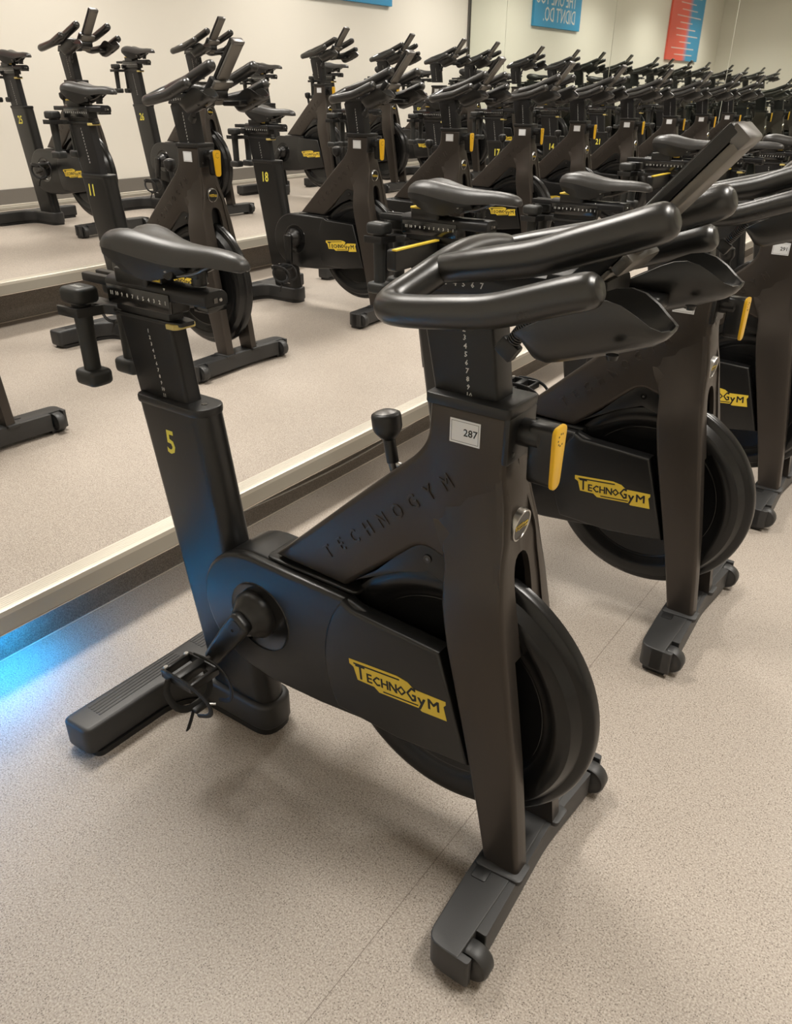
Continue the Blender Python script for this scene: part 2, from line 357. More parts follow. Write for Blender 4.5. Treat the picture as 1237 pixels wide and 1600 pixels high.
def make_frame(b):
    m = Mesh()
    Y0_, Y1_ = -0.046, 0.046
    # column and diagonal arm
    arm = [(-0.418, 0.572), (-0.165, 0.806), (-0.060, 0.900), (-0.036, 0.935), (-0.032, 1.006), (0.112, 1.006), (0.112, 0.910), (0.125, 0.850), (0.125, 0.760), (0.030, 0.702), (-0.042, 0.730), (-0.225, 0.565)]
    m.prism(rounded(arm, [0, .05, .05, .02, 0, 0, .05, .05, 0, .06, .03, 0]), Y0_, Y1_, FRAME, bev=0.012, seg=3)
    # two legs that spread around the flywheel
    back = [(0.10, 0.158), (0.30, 0.112), (0.56, 0.047), (0.66, 0.027), (0.70, 0.022), (0.765, 0.010), (0.84, -0.01), (0.93, -0.028)]
    front = [(0.10, 0.236), (0.145, 0.229), (0.29, 0.214), (0.53, 0.176), (0.675, 0.150), (0.755, 0.137), (0.80, 0.133), (0.90, 0.114), (1.0, 0.112)]
    outer = [(0.10, 0.100), (0.60, 0.093), (0.69, 0.087), (0.73, 0.080), (0.77, 0.069), (0.80, 0.059), (0.83, 0.0505), (0.86, 0.0465), (0.93, 0.0455)]
    yback = [(0.10, 0.100), (0.60, 0.093), (0.66, 0.087), (0.69, 0.078), (0.72, 0.064), (0.75, 0.053), (0.78, 0.0455), (0.93, 0.043)]
    back[5:] = [(0.70, 0.021), (0.73, 0.014), (0.76, -0.004), (0.80, -0.022), (0.93, -0.022)]
    inner = [(0.10, 0.060), (0.68, 0.058), (0.78, 0.050), (0.93, 0.0)]
    for s in (-1, 1):
        rings = []
        zs = [0.088, 0.2, 0.35, 0.48, 0.56, 0.61, 0.65, 0.685, 0.715, 0.745, 0.77, 0.795, 0.82, 0.85, 0.88, 0.905, 0.93]
        for z in zs:
            xb, xf, yo, yi, yb = interp(back, z), interp(front, z), interp(outer, z), interp(inner, z), interp(yback, z)
            r = 0.010; q = []
            for cx, cy, a0 in ((xb+r, yb-r, 90), (xf-r, yo-r, 0)):
                a_list = (180, 150, 120, 90) if a0 == 90 else (90, 60, 30, 0)
                for a in a_list: q.append((cx+r*math.cos(math.radians(a)), s*(cy+r*math.sin(math.radians(a))), z))
            q += [(xf, s*yi, z), (xb, s*yi, z)]
            rings.append(q)
        m.loft(rings, FRAME)
    # arched front plate with a long slot
    def fx(z): return interp(front, z)-0.004
    t = bmesh.new(); N = 14
    out = [(-0.0865, 0.56), (-0.0855, 0.66), (-0.083, 0.70), (-0.076, 0.75), (-0.064, 0.80), (-0.052, 0.85), (-0.045, 0.90), (-0.02, 0.915)]
    inn = [(-0.030, 0.56), (-0.030, 0.66), (-0.030, 0.695), (-0.028, 0.72), (-0.0245, 0.735), (-0.018, 0.746), (-0.009, 0.752), (-0.0, 0.753)]
    for s in (-1, 1):
        rs = []
        for (yo, zo), (yi, zi) in zip(out, inn):
            rs.append([(fx(zo)-0.012, s*yo, zo), (fx(zo), s*yo, zo), (fx(zi)+0.000, s*yi, zi), (fx(zi)-0.012, s*yi, zi)])
        rs[-1] = [(fx(0.915)-0.012, 0, 0.915), (fx(0.915), 0, 0.915), (fx(0.753), 0, 0.753), (fx(0.753)-0.012, 0, 0.753)]
        m.loft(rs, FRAME)
    m.prism([(-0.030, 0.60), (-0.030, 0.745), (0.030, 0.745), (0.030, 0.60)], 0.105, 0.112, BLK, axis='x')
    # dark gusset with its bolt behind the leg
    m.prism(rounded([(-0.205, 0.585), (-0.150, 0.628), (-0.045, 0.738), (0.03, 0.715), (0.03, 0.655), (-0.03, 0.672), (-0.10, 0.645)], .004), -0.040, -0.033, BLKM, bev=0.002)
    m.lathe([(0.0, -0.046), (0.008, -0.046), (0.009, -0.0445), (0.009, -0.040)], GLOSS, c=(-0.030, 0.003, 0.700), n=16)
    m.lathe([(0.0, -0.0465), (0.0035, -0.0465), (0.0035, -0.046)], DSTEEL, c=(-0.030, 0.003, 0.700), n=6)
    f = m.build('frame', b, ang=40)
    # embossed wording
    t = Mesh(); ang = math.atan2(0.868-0.628, 0.007+0.268)
    word = 'TECHNOGYM'
    for i, ch in enumerate(word):
        u = i/8.0; x = lerp(-0.262, 0.008, u); z = lerp(0.634, 0.866, u)
        t.text(ch, 0.040, NEAR(x, -0.0462, z, ang), FRAME, 0.0018, sx=0.80)
        t.text(ch, 0.040, NEAR(x-0.0005, -0.0462, z+0.0009, ang), EMB_HILITE, 0.0014, sx=0.80)  # paler copy shifted up and left: edge highlight put in as colour
    t.build('embossed_lettering', f)
    # round front badge
    bd = Mesh(); tilt = Matrix.Translation((0.1215, -0.002, 0.806)) @ Matrix.Rotation(math.radians(7), 4, 'Y')
    q = Mesh(); q.lathe([(0.0, 0.010), (0.026, 0.010), (0.0265, 0.009)], BLKM, axis='x', n=32); q.lathe([(0.026, 0.009), (0.027, 0.0115), (0.0295, 0.0115), (0.0305, 0.009), (0.0305, -0.01)], STEEL, axis='x', n=32)
    for mi, mm_ in enumerate(list(q.mats)):
        pass
    tmp = bmesh.new(); tmp.free()
    for me_m, bmx in (('x', q.bm),):
        me = bpy.data.meshes.new('t'); bmx.to_mesh(me)
        for poly_m in (0, 1):
            tb = bmesh.new(); tb.from_mesh(me)
            bmesh.ops.delete(tb, geom=[f_ for f_ in tb.faces if f_.material_index != poly_m], context='FACES')
            bd.merge(tb, q.mats[poly_m], mtx=tilt)
        bpy.data.meshes.remove(me); bmx.free()
    logo_shape(bd, tilt @ FRONT(0.0104, 0, 0), 0.046, simple=True)
    bd.build('badge', f)
    return f

def logo_shape(m, mtx, W, simple=False):
    """yellow stepped plate with black wording, width W, lying in the local xy plane"""
    k = W/0.235
    pts = [(-0.1175, 0.030), (0.004, 0.030), (0.030, 0.024), (0.044, 0.012), (0.1175, 0.010), (0.1175, 0.002), (0.112, -0.004), (0.1175, -0.036), (0.060, -0.036), (0.052, -0.030), (-0.045, -0.030), (-0.057, -0.020), (-0.100, -0.018), (-0.107, 0.012), (-0.1175, 0.018)]
    m.prism([(x*k, y*k) for x, y in pts], -0.0002, 0.0005, YEL, axis='z', mtx=mtx)
    def bar(x0, x1, y0, y1): m.box(x0*k, x1*k, y0*k, y1*k, 0.0004, 0.0009, INK, mtx=mtx)
    bar(-0.106, 0.010, 0.0205, 0.0240); bar(-0.034, 0.052, -0.0255, -0.0225)
    T = mtx @ Matrix.Translation((0, 0, 0.0006))
    def tx(s, x, y, size, sx):
        for dx, dy in ((-.0006, -.0005), (.0009, -.0005), (-.0006, .0007), (.0009, .0007)): m.text(s, size*k, T @ Matrix.Translation(((x+dx)*k, (y+dy)*k, 0)), INK, 0.0002, 'LEFT', sx=sx, offset=0.0, res=1)
    tx('T', -0.1020, 0.0020, 0.050, 0.80); tx('E', -0.0760, -0.0045, 0.031, 1.0); tx('C', -0.0600, -0.0045, 0.031, 0.92); tx('H', -0.0395, -0.0045, 0.031, 0.95); tx('N', -0.0195, -0.0045, 0.031, 0.95); tx('O', 0.0010, -0.0045, 0.031, 0.92); tx('G', 0.0240, -0.0040, 0.046, 0.75); tx('y', 0.0520, -0.0100, 0.040, 1.0); tx('M', 0.0735, -0.0110, 0.034, 1.15)

def make_front_stab(b):
    m = Mesh()
    m.prism(rounded([(0.158, -0.306), (0.226, -0.306), (0.228, -0.08), (0.222, 0.08), (0.226, 0.306), (0.158, 0.306), (0.146, 0.12), (0.146, -0.12)], [.030, .004, .05, .05, .004, .03, .06, .06]), 0.018, 0.088, FOOT, axis='z', bev=0.014, seg=4)
    m.prism(rounded([(0.165, -0.240), (0.247, -0.240), (0.238, -0.06), (0.232, 0.06), (0.247, 0.240), (0.165, 0.240)], [.001, .004, .05, .05, .004, .001]), 0.019, 0.0865, FOOT, axis='z', bev=0.014, seg=4)
    for s in (-1, 1): m.prism(rounded([(0.190, s*0.306), (0.247, s*0.306), (0.247, s*0.291), (0.190, s*0.291)], [.001, .010, .002, .001]), 0.018, 0.087, FOOT, axis='z', bev=0.006, seg=3)
    m.box(0.17, 0.235, -0.296, -0.235, 0.0, 0.024, BLK, 0.006).box(0.17, 0.235, 0.235, 0.296, 0.0, 0.024, BLK, 0.006)
    for s in (-1, 1):
        m.prism(rounded([(0.150, s*0.060), (0.248, s*0.060), (0.249, s*0.112), (0.150, s*0.120)], .012), 0.080, 0.0925, FOOT, axis='z', bev=0.003)
        m.prism(rounded([(0.158, s*0.112), (0.188, s*0.112), (0.190, s*0.146), (0.158, s*0.148)], .006), 0.086, 0.0905, BLK, axis='z', bev=0.0015)
    f = m.build('front_stabilizer', b)
    for s in (-1, 1):
        q = Mesh(); q.lathe([(0, 0.018), (0.022, 0.018), (0.026, 0.016), (0.034, 0.017), (0.0375, 0.012), (0.0375, -0.012), (0.034, -0.017), (0.026, -0.016), (0.022, -0.018), (0, -0.018)], FOOT, n=32)
        o = q.build('transport_wheel', f); o.location = (0.238, s*0.268, 0.0475)
    return f
def make_rear_stab(b):
    m = Mesh()
    pts = [(-0.877, -0.362), (-0.784, -0.358), (-0.778, -0.12), (-0.738, -0.056), (-0.482, -0.054), (-0.482, 0.054), (-0.738, 0.056), (-0.778, 0.12), (-0.784, 0.358), (-0.877, 0.362), (-0.868, 0.0)]
    t = rounded(pts, [.022, .022, .06, .05, .05, .05, .05, .06, .022, .022, 0.1], 5)
    m.prism(t, 0.014, 0.095, FOOT, axis='z', bev=0.011, seg=3)
    m.prism([(x*0.97-0.02, y*0.95) for x, y in t], 0.0, 0.016, BLK, axis='z')
    for s in (-1, 1):
        for k in range(5):
            x = -0.856+k*0.0105
            m.box(x, x+0.0055, min(s*0.30, s*0.03), max(s*0.30, s*0.03), 0.0945, 0.0964, FOOT, 0.0008, 1)
    f = m.build('rear_stabilizer', b); return f
def make_seat_tube(b, num):
    m = Mesh(); r = []
    for z, x0, x1, hy in ((0.088, -0.690, -0.494, 0.041), (0.45, -0.755, -0.552, 0.040), (0.838, -0.822, -0.610, 0.040)):
        q = []
        for cx, cy, a0 in ((x1-.036, hy-.036, 0), (x0+.02, hy-.02, 90), (x0+.02, -hy+.02, 180), (x1-.036, -hy+.036, 270)):
            rr = .036 if a0 in (0, 270) else .02
            for a in range(a0, a0+91, 18): q.append((cx+rr*math.cos(math.radians(a)), cy+rr*math.sin(math.radians(a)), z))
        r.append(q)
    m.loft(r, BLKM)
    f = m.build('seat_tube', b)
    c = Mesh(); top = [((x-(-0.716))*1.035-0.7165, y*1.07) for x, y, _ in r[-1]]
    c.prism(top, 0.832, 0.851, BLK, axis='z', bev=0.004)
    c.lathe([(0, 0.0012), (0.006, 0.0012), (0.0075, 0)], GLOSS, c=(-0.640, 0, 0.8508), axis='z', n=16)
    c.build('collar', f)
    if num:
        d = Mesh(); d.text(num, 0.078, NEAR({1: -0.722, 2: -0.712}[len(num)]-(0.035 if num == '11' else 0.0), -0.0402, 0.752+(0.02 if num == '11' else 0.0), 0.0), NUMY, 0.0003, sx=0.80, offset=0.0014)
        d.build('number_sticker', f)
    return f
def make_seat_post(b):
    m = Mesh()
    r = []
    for z, x0, x1 in ((0.62, -0.796, -0.640), (0.838, -0.829, -0.668), (1.022, -0.864, -0.694)):
        q = []
        for cx, cy, a0 in ((x1-.008, .014, 0), (x0+.008, .014, 90), (x0+.008, -.014, 180), (x1-.008, -.014, 270)):
            for a in range(a0, a0+91, 30): q.append((cx+.008*math.cos(math.radians(a)), cy+.008*math.sin(math.radians(a)), z))
        r.append(q)
    m.loft(r, POST); f = m.build('seat_post', b)
    d = Mesh()
    for i in range(12):
        z = 0.996-i*0.0140; x = -0.768+(0.996-z)*0.18
        d.text(str(i+1), 0.0115, NEAR(x, -0.0222, z), WHITE, 0.0002, sx=0.95, offset=0.0002, res=1)
    d.build('height_scale', f)
    return f
def make_slider(b):
    m = Mesh()
    m.box(-0.882, -0.678, -0.026, 0.026, 1.042, 1.090, BLK, 0.005)
    m.box(-0.868, -0.695, -0.020, 0.020, 1.008, 1.046, BLK, 0.004)
    m.prism(rounded([(-0.872, -0.026), (-0.690, -0.026), (-0.660, -0.018), (-0.660, 0.018), (-0.690, 0.026), (-0.872, 0.026)], .006), 1.018, 1.027, BLK, axis='z', bev=0.002)
    # sliding twin rails
    for s in (-1, 1): m.box(-0.968, -0.62, s*0.018-0.009, s*0.018+0.009, 1.077, 1.096, POST, 0.003)
    m.prism(rounded([(-0.031, 1.072), (0.031, 1.072), (0.031, 1.094), (0.018, 1.103), (-0.018, 1.103), (-0.031, 1.094)], .006), -0.880, -0.568, POST, axis='x', bev=0.003)
    m.box(-0.608, -0.567, -0.026, 0.026, 1.062, 1.074, GLOSS, 0.002)
    m.lathe([(0, 0.002), (0.003, 0.002), (0.004, 0)], STEEL, c=(-0.567, 0.010, 1.084), axis='x', n=10)
    m.box(-0.568, -0.566, -0.008, 0.002, 1.079, 1.089, DSTEEL, 0.0005, 1)
    m.box(-0.872, -0.672, -0.0345, -0.026, 1.046, 1.086, GLOSS, 0.002)
    f = m.build('seat_slider', b)
    d = Mesh()
    for i in range(11):
        d.text(str(11-i), 0.0115, NEAR(-0.856+i*0.0173, -0.0347, 1.068), WHITE, 0.0002, offset=0.0002, res=1)
    d.prism([(-0.687, 1.098), (-0.682, 1.098), (-0.6845, 1.093)], -0.0322, -0.0312, WHITE)
    d.build('fore_aft_scale', f)
    l = Mesh(); l.prism(rounded([(-0.72, -0.012), (-0.690, -0.022), (-0.676, -0.020), (-0.674, 0.020), (-0.690, 0.022), (-0.72, 0.012)], .005), 1.016, 1.023, BLK, axis='z', bev=0.002)
    l.prism(rounded([(-0.700, -0.030), (-0.676, -0.030), (-0.668, -0.020), (-0.666, 0.024), (-0.680, 0.027), (-0.692, 0.006)], .004), 1.012, 1.0235, YELT, axis='z', bev=0.0025)
    l.build('seat_lever', f)
    return f
def make_saddle(b):
    m = Mesh(); L = []
    X = [(-0.842, .036, 1.178, .012), (-0.840, .050, 1.187, .020), (-0.833, .061, 1.196, .028), (-0.820, .068, 1.204, .034), (-0.800, .072, 1.209, .039), (-0.775, .072, 1.211, .043), (-0.748, .067, 1.208, .045), (-0.715, .057, 1.201, .045), (-0.68, .046, 1.193, .044),
         (-0.64, .037, 1.187, .042), (-0.60, .031, 1.185, .037), (-0.56, .028, 1.185, .033), (-0.52, .0255, 1.182, .030), (-0.495, .0215, 1.177, .026), (-0.482, .0155, 1.170, .019), (-0.476, .007, 1.163, .009)]
    n = 18
    for x, w_, zt, d in X:
        ring = []
        lobe = 0.014*max(0, 1-abs((x+0.80)/0.13)**2)
        for i in range(n+1):
            a = math.pi*i/n; c, s = math.cos(a), math.sin(a)
            y = w_*math.copysign(abs(c)**0.85, c); u = y/w_
            z = zt-d*(1-abs(s)**0.80)-lobe*math.exp(-(u/.33)**2)*1.1
            ring.append((x, y, z))
        for i in range(1, 6):
            t = i/6; y = lerp(-w_, w_, t)*0.80; z = zt-d*(1.0 if i in (1, 5) else 0.90)-0.003
            ring.append((x, y, z))
        L.append(ring)
    m.loft(L, SAD)
    f = m.build('saddle', b, ang=60)
    # darker side skirts
    k = Mesh()
    for s in (-1, 1):
        top = []; bot = []
        for x in [-0.834+0.0130*i for i in range(17)]:
            wv = interp([(a, b_) for a, b_, _, _ in X], x); zt = interp([(a, c_) for a, _, c_, _ in X], x); dv = interp([(a, d_) for a, _, _, d_ in X], x)
            zl = interp([(-0.834, 1.140), (-0.80, 1.125), (-0.76, 1.112), (-0.72, 1.108), (-0.68, 1.118), (-0.63, 1.133)], x)
            zu = zt-dv*0.90
            top.append((x, s*(wv*0.995), zu)); bot.append((x, s*wv*0.62, min(zl, zu-.002)))
        rs = [[t_, (t_[0], t_[1]*.93+b_[1]*.07, lerp(t_[2], b_[2], .45)), b_, (b_[0], b_[1]-s*.004, b_[2]+.002), (t_[0], t_[1]-s*.006, t_[2])] for t_, b_ in zip(top, bot)]
        k.loft(rs, SADS)
    k.build('saddle_side_skirt', f)
    q = Mesh()
    for s in (-1, 1): q.tube([(-0.815, s*.024, 1.150), (-0.78, s*.022, 1.128), (-0.70, s*.020, 1.122), (-0.62, s*.016, 1.127), (-0.55, s*.010, 1.158), (-0.52, s*.007, 1.172)], 0.0042, DSTEEL, n=8, smooth_path=2)
    q.lathe([(0, -0.034), (0.014, -0.034), (0.016, -0.032), (0.016, 0.032), (0.014, 0.034), (0, 0.034)], BLK, c=(-0.668, 0, 1.132), n=18)
    q.tube([(-0.612, 0, 1.108), (-0.612, 0, 1.170)], 0.0155, BLK, n=18)
    q.box(-0.668, -0.60, -0.016, 0.016, 1.122, 1.142, BLK, 0.004)
    q.lathe([(0, 0.003), (0.010, 0.003), (0.013, 0), (0.018, 0)], GLOSS, c=(-0.612, 0, 1.111), axis='z', n=18)
    q.lathe([(0, -0.0385), (0.004, -0.0385), (0.005, -0.036)], STEEL, c=(-0.668, 0, 1.136), n=8)
    q.build('saddle_clamp', f)
    return f
def make_under_box(b, yellow):
    m = Mesh(); m.prism(rounded([(-0.842, -0.034), (-0.738, -0.034), (-0.738, 0.034), (-0.842, 0.034)], .010), 1.092, 1.123, BLKM, axis='z', bev=0.003)
    if not yellow:
        m.box(-0.738, -0.700, -0.024, 0.010, 1.102, 1.130, BLK, 0.003).box(-0.732, -0.703, -0.0255, -0.024, 1.106, 1.128, YEL)
        m.box(-0.720, -0.7185, -0.0262, -0.0254, 1.109, 1.125, INK).box(-0.714, -0.706, -0.0262, -0.0254, 1.110, 1.113, INK).box(-0.714, -0.706, -0.0262, -0.0254, 1.119, 1.122, INK)
    f = m.build('sensor_box', b)
    if yellow:
        q = Mesh(); q.prism(rounded([(-0.844, -0.036), (-0.736, -0.036), (-0.736, 0.036), (-0.844, 0.036)], .010), 1.1215, 1.1265, YEL, axis='z', bev=0.001)
        q.build('yellow_lid', f)
    return f
def make_bracket(b):
    m = Mesh()
    m.prism(rounded([(-0.85, -0.022), (-0.985, -0.024), (-1.000, -0.014), (-1.000, 0.014), (-0.985, 0.024), (-0.85, 0.022)], .008), 1.014, 1.031, BLK, axis='z', bev=0.003)
    for s in (-1, 1):
        m.prism(rounded([(-0.870, s*0.020), (-0.900, s*0.030), (-0.912, s*0.092), (-0.980, s*0.094), (-0.984, s*0.085), (-0.921, s*0.082), (-0.909, s*0.022)], .004), 1.014, 1.034, BLK, axis='z', bev=0.002)
        m.box(-1.004, -0.990, min(s*0.002, s*0.014), max(s*0.002, s*0.014), 1.016, 1.044, BLK, 0.003)
    return m.build('dumbbell_bracket', b)
def make_drive_cover(b):
    m = Mesh()
    def arc(cx, cz, r, a0, a1, n): return [(cx+r*math.cos(math.radians(a0+(a1-a0)*i/n)), cz+r*math.sin(math.radians(a0+(a1-a0)*i/n))) for i in range(n+1)]
    main = arc(-0.470, 0.407, 0.156, 258, 92, 16)+[(-0.19, 0.560), (-0.150, 0.548), (0.03, 0.540), (0.10, 0.300), (-0.18, 0.262), (-0.28, 0.250), (-0.42, 0.243)]
    m.prism(main, -0.078, -0.050, BLKM, bev=0.010, seg=3)
    rear = arc(-0.470, 0.407, 0.154, 258, 92, 16)+[(-0.22, 0.558), (-0.215, 0.40), (-0.24, 0.256), (-0.28, 0.250), (-0.42, 0.243)]
    m.prism(rear, -0.055, 0.062, BLKM, bev=0.010, seg=3)
    # raised half disc in front of the flywheel
    ring = arc(FW[0], FW[2]+0.01, 0.262, 209, 144, 10)
    disc = ring+[(-0.175, 0.549), (0.030, 0.541), (0.105, 0.300), (-0.06, 0.278)]
    m.prism(disc, -0.090, -0.046, BLKM, bev=0.008, seg=3)
    # lighter top ledge with the recess for the frame
    m.prism(rounded([(-0.44, -0.052), (-0.19, -0.052), (-0.19, 0.052), (-0.44, 0.052)], .02), 0.555, 0.566, BLKM, axis='z', bev=0.004)
    # crank recess
    m.lathe([(0.045, -0.0785), (0.080, -0.0785), (0.086, -0.0800), (0.088, -0.0770)], GLOSS, c=(CK[0]+0.010, 0, CK[2]-0.006), n=48)
    f = m.build('drive_cover', b, ang=40)
    q = Mesh(); logo_shape(q, NEAR(-0.064, -0.0902, 0.414, math.radians(6.0)), 0.232); q.build('logo_plate', f)
    return f
def make_flywheel(b):
    m = Mesh()
    prof = [(0.0, -0.016), (0.205, -0.016), (0.215, -0.020), (0.232, -0.030), (0.252, -0.033), (0.268, -0.027), (0.276, -0.014), (0.281, -0.006), (0.294, -0.003), (0.299, 0.001), (0.302, 0.006), (0.302, 0.024), (0.298, 0.028), (0.285, 0.030), (0.26, 0.033), (0.23, 0.030), (0.205, 0.016), (0.0, 0.016)]
    m.lathe(prof, RIM, n=96)
    m.lathe([(0.2035, -0.0162), (0.2065, -0.0172), (0.2095, -0.0162)], GLOSS, n=72)
    m.lathe([(0, -0.03), (0.035, -0.03), (0.04, -0.026), (0.04, 0.026), (0.035, 0.03), (0, 0.03)], BLKM, n=24)
    for a in (248, 262):
        x, z = 0.289*math.cos(math.radians(a)), 0.289*math.sin(math.radians(a))
        m.box(-0.013, 0.013, -0.0035, 0.0, -0.004, 0.004, DSTEEL, mtx=Matrix.Translation((x, 0, z)) @ Matrix.Rotation(-math.radians(a+90), 4, 'Y'))
    o = m.build('flywheel', b); o.location = FW
    return o
def make_crank(b, s, ang):
    """s=-1 near (right) side. ang: direction of the arm in the xz plane, degrees"""
    m = Mesh()
    if s < 0: m.lathe([(0, -0.124), (0.030, -0.124), (0.036, -0.120), (0.041, -0.110), (0.050, -0.100), (0.057, -0.090), (0.057, -0.078), (0, -0.076)], BLKM, n=36)
    else: m.lathe([(0, 0.110), (0.030, 0.110), (0.040, 0.10), (0.040, 0.055), (0, 0.055)], BLKM, n=28)
    # arm along -z in its own frame
    y0, y1 = (-0.146, -0.118) if s < 0 else (0.108, 0.136)
    m.prism(rounded([(-0.028, 0.026), (0.028, 0.026), (0.027, -0.05), (0.020, -0.180), (-0.020, -0.180), (-0.027, -0.05)], .016), y0, y1, BLKM, bev=0.010, seg=3)
    m.prism(rounded([(-0.014, 0.018), (0.014, 0.018), (0.012, -0.026), (-0.012, -0.026)], .009), min(y0, y1)-0.001 if s < 0 else max(y0, y1)-0.001, (min(y0, y1) if s < 0 else max(y0, y1)+0.001), BLKM, bev=0.0003, seg=1)
    m.lathe([(0, s*0.1475), (0.004, s*0.1475), (0.004, s*0.140)], GLOSS, c=(0, 0, -0.012), n=12)
    o = m.build('crank_arm', b); o.location = CK; o.rotation_euler.y = math.radians(-(ang+90)) if True else 0
    # pedal hangs from the end of the arm; counter-rotated so it stays level-ish
    q = Mesh(); yy = s*0.205
    q.tube([(0, s*0.14, 0), (0, s*0.245, 0)], 0.008, DSTEEL, n=10)
    q.box(-0.046, 0.046, yy-0.042, yy-0.034, -0.012, 0.012, BLK, 0.003).box(-0.046, 0.046, yy+0.034, yy+0.042, -0.012, 0.012, BLK, 0.003)
    q.box(-0.050, -0.040, yy-0.042, yy+0.042, -0.011, 0.011, BLK, 0.003).box(0.040, 0.050, yy-0.042, yy+0.042, -0.011, 0.011, BLK, 0.003)
    q.box(-0.012, 0.012, yy-0.040, yy+0.040, -0.013, 0.013, BLK, 0.005)
    for a in (-0.03, 0.03):
        q.lathe([(0, 0.0145), (0.005, 0.0145), (0.006, 0.011)], STEEL, c=(-0.045, yy+a, 0), axis='z', n=10)
    p = q.build('pedal', o); p.location = (0, 0, -0.162)
    st = Mesh()
    # toe cage: webbing loops below / in front of the pedal
    for yo in (-0.040, 0.040):
        st.tube([(-0.030, yy+yo, 0.010), (0.02, yy+yo*1.05, 0.014), (0.070, yy+yo, 0.004), (0.098, yy+yo*.8, -0.028), (0.090, yy+yo*.75, -0.062), (0.050, yy+yo*.8, -0.080)], 0.006, STRAP, n=8, smooth_path=2, flat=0.45)
    st.tube([(-0.02, yy-0.046, 0.0), (-0.022, yy-0.058, -0.035), (0.005, yy-0.050, -0.078), (0.012, yy, -0.092), (0.008, yy+0.048, -0.078), (-0.02, yy+0.056, -0.035), (-0.02, yy+0.046, 0.0)], 0.0085, STRAP, n=8, smooth_path=2, flat=0.35)
    st.box(-0.005, 0.028, yy-0.020, yy+0.020, -0.099, -0.088, BLK, 0.003)
    st.tube([(0.01, yy-0.012, -0.094), (0.018, yy-0.030, -0.110), (0.008, yy-0.036, -0.142)], 0.008, STRAP, n=8, smooth_path=1, flat=0.3)
    st.tube([(0.025, yy+0.018, -0.094), (0.036, yy+0.030, -0.098)], 0.003, STEEL, n=6)
    c = st.build('toe_strap', o); c.location = (0, 0, -0.162)
    rot = math.radians((ang+90))
    for x in (p, c): x.rotation_euler.y = rot+math.radians(0)
    return o
def make_bar_post(b):
    m = Mesh(); r = []
    for z, x0, x1 in ((0.80, 0.010, 0.115), (1.000, -0.030, 0.086), (1.165, -0.066, 0.064)):
        q = []
        for cx, cy, a0 in ((x1-.006, .022, 0), (x0+.006, .022, 90), (x0+.006, -.022, 180), (x1-.006, -.022, 270)):
            for a in range(a0, a0+91, 30): q.append((cx+.006*math.cos(math.radians(a)), cy+.006*math.sin(math.radians(a)), z))
        r.append(q)
    m.loft(r[1:], POST)
    m.prism([(-0.066, 1.165), (0.064, 1.165), (0.05, 1.185), (-0.05, 1.185)], -0.026, 0.026, POST)
    f = m.build('handlebar_post', b); d = Mesh()
    for i in range(10):
        z = 1.140-i*0.01305; x = 0.018+(1.12-z)*0.14
        d.text(str(i+1), 0.0118, NEAR(x, -0.0282, z), WHITE, 0.0002, offset=0.0002, res=1)
    d.build('height_scale', f)
    return f
def make_bar_slider(b):
    m = Mesh(); m.prism(rounded([(-0.075, 1.176), (0.215, 1.190), (0.225, 1.222), (-0.060, 1.214)], .006), -0.030, 0.030, POST, bev=0.004)
    m.box(0.15, 0.245, -0.045, 0.045, 1.196, 1.232, BLK, 0.010)
    m.lathe([(0, 0.0), (0.008, 0.0), (0.008, 0.004), (0, 0.004)], GLOSS, c=(0.10, -0.02, 1.221), axis='z', n=10)
    f = m.build('handlebar_slider', b); d = Mesh()
    for i in range(7): d.text(str(i+1), 0.0125, NEAR(-0.048+i*0.0155, -0.0302, 1.194+i*0.0003), WHITE, 0.0002, offset=0.0002, res=1)
    d.build('fore_aft_scale', f); return f
def make_handlebar(b):
    m = Mesh(); R = 0.0218
    def mir(p): return [(x, -y, z) for x, y, z in p]
    # outer loops and the cross bar, one continuous run
    half = [(0.300, -0.226, 0, ), ]
    near = [(0.302, -0.222, 1.260), (0.294, -0.222, 1.257), (0.262, -0.222, 1.247), (0.215, -0.221, 1.230), (0.165, -0.220, 1.213), (0.110, -0.219, 1.205), (0.060, -0.215, 1.197), (0.022, -0.212, 1.193), (-0.006, -0.198, 1.190), (-0.012, -0.174, 1.196), (0.002, -0.138, 1.212), (0.016, -0.100, 1.230), (0.014, -0.050, 1.238), (0.012, 0.0, 1.240)]
    path = near+mir(near)[::-1][1:]
    rad = [0.014, 0.022, R]+[R]*(len(path)-6)+[R, 0.022, 0.014]
    m.tube(path, rad, GRIP, n=20, smooth_path=2)
    for s in (-1, 1):
        p = [(0.015, s*0.100, 1.228), (0.06, s*0.108, 1.238), (0.115, s*0.114, 1.250), (0.175, s*0.118, 1.263), (0.225, s*0.119, 1.282), (0.290, s*0.120, 1.305), (0.326, s*0.120, 1.319), (0.338, s*0.120, 1.3235), (0.343, s*0.120, 1.3255)]
        m.tube(p, [R*.9, R, R*1.05, R*1.08, R*1.10, R*1.10, R*1.10, .020, .012], GRIP, n=20, smooth_path=2)
    return m.build('handlebar', b, ang=50)
